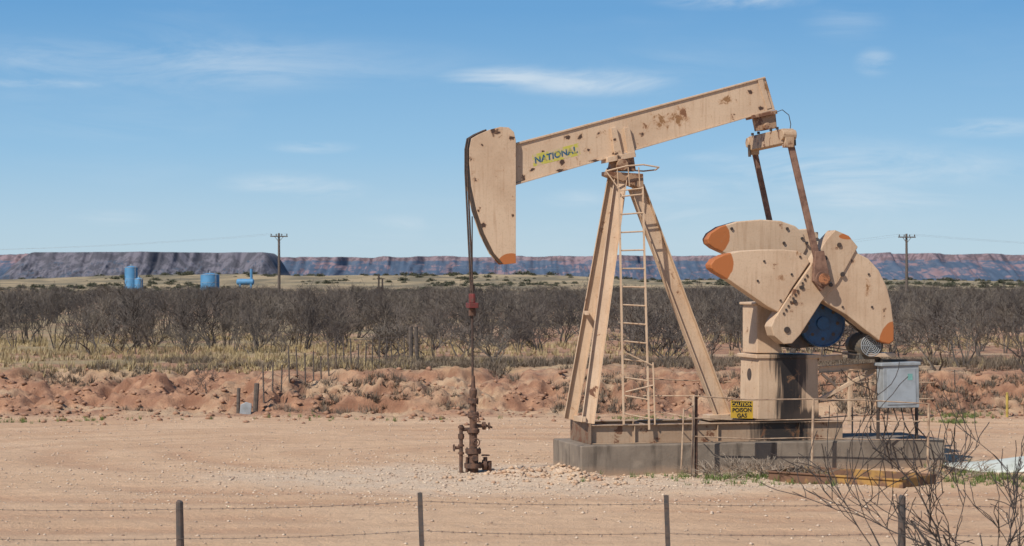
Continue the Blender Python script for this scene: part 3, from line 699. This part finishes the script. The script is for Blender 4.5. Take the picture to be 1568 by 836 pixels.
DT=empty('drip_tray',(6.1,38.75,float(gz(6.1,38.75)[0])),math.atan2(-.62,.78)); mb=MB()
L,Wd,hh,t=1.35,.60,.20,.012
mb.box(-L,L,-Wd,Wd,.02,.032); mb.box(-L,L,-Wd-t,-Wd,0,hh); mb.box(-L,L,Wd,Wd+t,0,hh); mb.box(-L-t,-L,-Wd-t,Wd+t,0,hh); mb.box(L,L+t,-Wd-t,Wd+t,0,hh)
mb.box(-L-t,L+t,-Wd-t-.03,-Wd-t-.001,hh-.03,hh); mb.box(-L-t,L+t,Wd+t+.001,Wd+t+.03,hh-.03,hh)
mb.obj('tray',simple('yellow_rust',(0.15,0.078,0.045),(0.36,0.20,0.055),2.2,.8,lo=.50,hi=.60),DT,.004)
mb=MB(); n=14
ctr=Vector((9.9,41.4,0))
for i in range(n+1):
    for j in range(n+1):
        a_=-1+2*i/n; c=-1+2*j/n
        x=1.6*a_*math.sqrt(1-.45*c*c); y=1.1*c*math.sqrt(1-.45*a_*a_); mb.v.append((x,y,.08+.14*(1-a_*a_)*(1-c*c)+.06*math.sin(x*2)))
for i in range(n):
    for j in range(n): k=i*(n+1)+j; mb.f.append((k,k+n+1,k+n+2,k+1))
o=mb.obj('fiberglass_panel',M_white,None,0,True); o.location=ctr; sm=o.modifiers.new('t','SOLIDIFY'); sm.thickness=.03

DB=empty('brushwood_pile')
M_stick=simple('dry_sticks',(0.30,0.24,0.18),(0.16,0.12,0.09),4,.9)
stk=gen_bare(55,1.1,7,2.2,.02,2,(4,4,3),4,.006).mesh('brushwood',M_stick)
for x,y,s,dz in [(4.0,39.5,.9,0),(4.6,39.7,1.1,.0),(5.0,39.3,.9,0),(3.6,40.0,.7,0),(5.6,39.6,.8,0),(8.1,39.6,1.0,0)]:
    o=put(stk,x,y,s,.55,DB,dz,'sticks')
# ------------------------------------------------------------ fences
def wavy(p,q,sag,n=14):
    out=[]
    for i in range(n+1):
        t=i/n; r=p.lerp(q,t); r.z-=sag*4*t*(1-t); out.append(r)
    return out
FN=empty('barbed_wire_fence'); mbp=MB(); mbw=MB()
posts=[(-95,764),(275,766),(643,754),(1020,758),(1381,758),(1750,762)]
tops=[]
for i,(x,y) in enumerate(posts):
    p=W(x,y,24.0); g=float(gz(p.x,24)[0]); lean=random.uniform(-.05,.05)
    r=.045 if i in(1,4) else .03
    if i in (1,4,0,5): mbp.tube([(p.x+lean,24,g-.1),(p.x+lean*.3,24,.6),(p.x,24,p.z-.02),(p.x+.005,24,p.z)],[r*1.1,r,r*.9,r*.6],10)
    else: mbp.bar((p.x+lean,24,g-.1),(p.x,24,p.z),.012,.055); mbp.bar((p.x+lean,24.02,g-.1),(p.x,24.02,p.z),.04,.012)
    tops.append(p)
for z in (-.09,-.42,-.75):
    for a_,c in zip(tops[:-1],tops[1:]):
        pts=wavy(a_+Vector((0,-.05,z)),c+Vector((0,-.05,z)),.025); mbw.tube(pts,.0026,4)
        for k in range(1,22):
            t=k/22; r=(a_+Vector((0,-.05,z))).lerp(c+Vector((0,-.05,z)),t); r.z-=.1*t*(1-t)
            mbw.tube([r+Vector((-.010,0,.015)),r+Vector((.010,0,-.015))],.0018,3); mbw.tube([r+Vector((-.010,.01,-.015)),r+Vector((.010,-.01,.015))],.0018,3)
mbp.obj('posts',M_post,FN); mbw.obj('wires',M_wire,FN)
FN2=empty('barbed_wire_fence'); mbp=MB(); mbw=MB()
a_=Vector((-6.95,58.3)); c_=Vector((-3.1,70.5)); n=22; tp=[]
for i in range(n+1):
    t=i/n; p=a_.lerp(c_,t); g=float(gz(p.x,p.y)[0]); hgt=random.uniform(.72,.98)
    big=i in(0,n-1,n); r=.07 if big else .022
    if big: hgt=1.15 if i else .8
    mbp.tube([(p.x,p.y,g-.1),(p.x+random.uniform(-.05,.05),p.y,g+hgt)],r,7); tp.append(Vector((p.x,p.y,g)))
for z in (.2,.45,.7,.85):
    for u_,w_ in zip(tp[:-1],tp[1:]): mbw.tube([u_+Vector((0,0,z)),w_+Vector((0,0,z))],.005,3)
g=float(gz(-7.4,58.2)[0]); mbp.tube([(-7.4,58.2,g-.1),(-7.38,58.2,g+.7)],.05,7)
mbp.obj('posts',M_wood,FN2); mbw.obj('wires',M_wire,FN2)
mb=MB(); g=float(gz(-7.15,58)[0]); mb.prism([(-7.33,57.95,g-.05),(-7.02,57.95,g-.05),(-7.0,57.95,g+.27),(-7.15,57.95,g+.32),(-7.30,57.95,g+.25)],[(-7.33,58,g-.05),(-7.02,58,g-.05),(-7.0,58,g+.27),(-7.15,58,g+.32),(-7.30,58,g+.25)]); mb.obj('metal_sheet',M_galv,None,.01)

p=W(1542,602,57.0); mb=MB(); mb.tube([(p.x,57,-.1),(p.x,57,p.z)],.035,8); mb.tube([(p.x,57,p.z),(p.x,57,p.z+.03)],[.04,.01],8); mb.obj('marker_post',simple('yellow_plastic',(0.50,0.36,0.08),None,4,.6))
# ------------------------------------------------------------ utility poles
def pole(px,top,Y,name='utility_pole'):
    p=W(px,top,Y); g=float(gz(p.x,Y)[0]); E=empty(name,(p.x,Y,g),R(12))
    mb=MB(); Ht=p.z-g; mb.tube([(0,0,-.3),(0.03,0,Ht*.5),(0,0,Ht)],[.17,.15,.11],10); mb.bar((-.95,-.14,Ht-.35),(.95,-.14,Ht-.35),.12,.14,(0,0,1))
    for x in (-.45,.45): mb.bar((x,-.14,Ht-.4),(0,-.1,Ht-.95),.03,.05)
    mb.obj('pole',M_wood,E)
    mb=MB()
    for x in (-.85,-.3,.3,.85): mb.tube([(x,-.14,Ht-.28),(x,-.14,Ht-.2),(x,-.14,Ht-.06)],[.03,.07,.04],8)
    mb.obj('insulators',M_dark,E); return E,Ht
E1,h1=pole(427,357,235); E2,h2=pole(1388,358,225)
PL=empty('power_line'); mb=MB()
for k in (-.85,.85):
    p1=E1.location+Vector((k,-.14,h1-.05)); p2=E2.location+Vector((k,-.14,h2-.05))
    mb.tube(wavy(p1,p1+Vector((-75,30,-.8)),1.2),.006,4); mb.tube(wavy(p2,p2+Vector((75,30,-.5)),1.2),.006,4)
    mb.tube(wavy(p2,p2+Vector((-62,330,-1)),2.0),.006,4)
mb.obj('wires',M_galv,PL)
def tank(x0,x1,top,bot,Y):
    a_=W(x0,top,Y); c=W(x1,bot,Y); r=(c.x-a_.x)/2; g=float(gz((a_.x+c.x)/2,Y)[0]); z0=min(c.z,g); E=empty('storage_tank',((a_.x+c.x)/2,Y,z0)); Ht=a_.z-z0
    mb=MB(); mb.tube([(0,0,0),(0,0,Ht-.3),(0,0,Ht)],[r,r,r*.25],28); mb.obj('shell',M_tank,E,0,True)
    mb=MB(); mb.torus((0,0,Ht-.32),(0,0,1),r,.05,28); mb.torus((0,0,Ht*.5),(0,0,1),r,.03,28)
    for s in (-.3,.3): mb.tube([(r*.7+s*.3,-r*.75,0),(r*.7+s*.3,-r*.75,Ht)],.04,6)
    mb.cyl((0,0,Ht-.1),(0,0,Ht+.35),.18,10)
    mb.obj('rings_and_ladder',M_galv,E); return E
tank(191,211,407,446,430); tank(206,219,425,446,425); tank(307,336,418,440,430)
E=empty('separator_vessel',W(376,437,430)); mb=MB(); mb.tube([(-1.8,0,.7),(-1.6,0,.7),(1.5,0,.7),(1.7,0,.7)],[.35,.62,.62,.35],20); mb.cyl((1.15,0,.9),(1.15,0,3.3),.26,16)
for x in (-1.1,1.1): mb.box(x-.15,x+.15,-.5,.5,-1.2,.4)
mb.obj('vessel',M_tank,E,0,True)
mb=MB(); p=W(580,440,300)
for dx,hh in ((0,1.9),(.5,1.2)): mb.tube([(dx,0,-1),(dx,0,hh)],.12,8)
mb.bar((-.3,0,1.2),(.9,0,1.2),.1,.1); mb.box(-.3,.4,-.3,.3,-1,.1); o=mb.obj('distant_wellhead',M_dark,None); o.location=p
# ------------------------------------------------------------ foreground bare shrub
sh=gen_bare(931,3.1,7,1.25,.034,3,(3,3,4),5,.0045,.30,5).mesh('bare_shrub',M_barkn)
o=bpy.data.objects.new('bare_shrub',sh); COL.objects.link(o); o.location=(4.85,22.0,float(gz(4.85,22)[0])); o.rotation_euler=(0,-.12,1.0)

# ------------------------------------------------------------ camera
cam=bpy.data.cameras.new('camera'); cam.sensor_width=36; cam.lens=F/1568*36; cam.clip_start=.1; cam.clip_end=30000
cam.dof.use_dof=True; cam.dof.focus_distance=40.5; cam.dof.aperture_fstop=5.0
co_=bpy.data.objects.new('camera',cam); COL.objects.link(co_); co_.location=CAM; co_.rotation_euler=(R(90)+math.atan(12/F),0,0); scene.camera=co_
# ------------------------------------------------------------ light
az=R(50); el=R(45); sv=Vector((-math.cos(el)*math.cos(az),-math.cos(el)*math.sin(az),math.sin(el)))
sl=bpy.data.lights.new('sun','SUN'); sl.energy=5.0; sl.angle=R(.5); sl.color=(1,.945,.87)
so=bpy.data.objects.new('sun',sl); COL.objects.link(so); so.rotation_euler=sv.to_track_quat('Z','Y').to_euler(); so.location=(0,0,50)
w=bpy.data.worlds.new('World'); scene.world=w; w.use_nodes=True; nt=w.node_tree; bg=nt.nodes['Background']; SW=.09; bg.inputs[1].default_value=SW
sky=N(nt,'ShaderNodeTexSky',sky_type='NISHITA'); sky.sun_disc=False; sky.sun_elevation=el; sky.sun_rotation=math.atan2(sv.x,sv.y)
sky.air_density=1.0; sky.dust_density=.3; sky.ozone_density=2.0
tc=N(nt,'ShaderNodeTexCoord').outputs['Generated']
sz=N(nt,'ShaderNodeSeparateXYZ'); nt.links.new(tc,sz.inputs[0])
ramp=N(nt,'ShaderNodeValToRGB'); nt.links.new(sz.outputs[2],ramp.inputs[0])
stops=[(0.0,(.50,.67,.78)),(0.025,(.42,.62,.79)),(0.06,(.265,.515,.78)),(0.125,(.115,.345,.67)),(0.4,(.05,.16,.38)),(1.0,(.03,.10,.27))]
er=ramp.color_ramp.elements
while len(er)<len(stops): er.new(.5)
for e,(p_,c) in zip(er,stops): e.position=p_; e.color=(*c,1)
gradc=vmath(nt,'SCALE',ramp.outputs[0]); gradc.node.inputs['Scale'].default_value=1/SW
skyc=mix(nt,.84,sky.outputs[0],gradc)
w1=noise(nt,stretch(nt,tc,(9,9,42)),1.6,8,.65,.8); w2=noise(nt,stretch(nt,tc,(4,4,16)),1.3,4,.5)
tot=None
for (px,py,rx,ry,s) in [(790,120,110,18,.9),(900,128,130,20,.95),(430,282,80,18,.7),(500,292,70,16,.65),(480,226,60,10,.65),(1280,262,200,45,.75),(1420,262,150,30,.6),(1330,102,28,20,.85),(1130,6,110,14,.8),(300,100,420,40,.38),(1500,202,90,14,.7),(60,135,130,8,.5),(1040,330,120,14,.4),(620,340,70,12,.35),(180,335,60,12,.35),(1290,40,60,30,.35),(1350,305,120,20,.6),(1050,290,90,20,.45),(1090,243,60,10,.5),(880,305,50,14,.4)]:
    d=vmath(nt,'LENGTH',vmath(nt,'MULTIPLY',vmath(nt,'SUBTRACT',tc,((px-CX)/F,1,(HZ-py)/F)),(F/rx,0,F/ry)))
    f=mapr(nt,d,1.4,0.1,0,s,True); tot=f if tot is None else mathn(nt,'MAXIMUM',tot,f)
thin=mapr(nt,w2,.48,.75,0,.38)
f=mathn(nt,'ADD',mathn(nt,'MULTIPLY',tot,mapr(nt,w1,.38,.64)),mathn(nt,'MULTIPLY',thin,mapr(nt,w1,.38,.7)),True)
c=mix(nt,mathn(nt,'MULTIPLY',f,.7),skyc,(.72/SW,.80/SW,.86/SW))
nt.links.new(c,bg.inputs[0])
scene.view_settings.view_transform='Standard'; scene.view_settings.look='None'; scene.view_settings.exposure=0
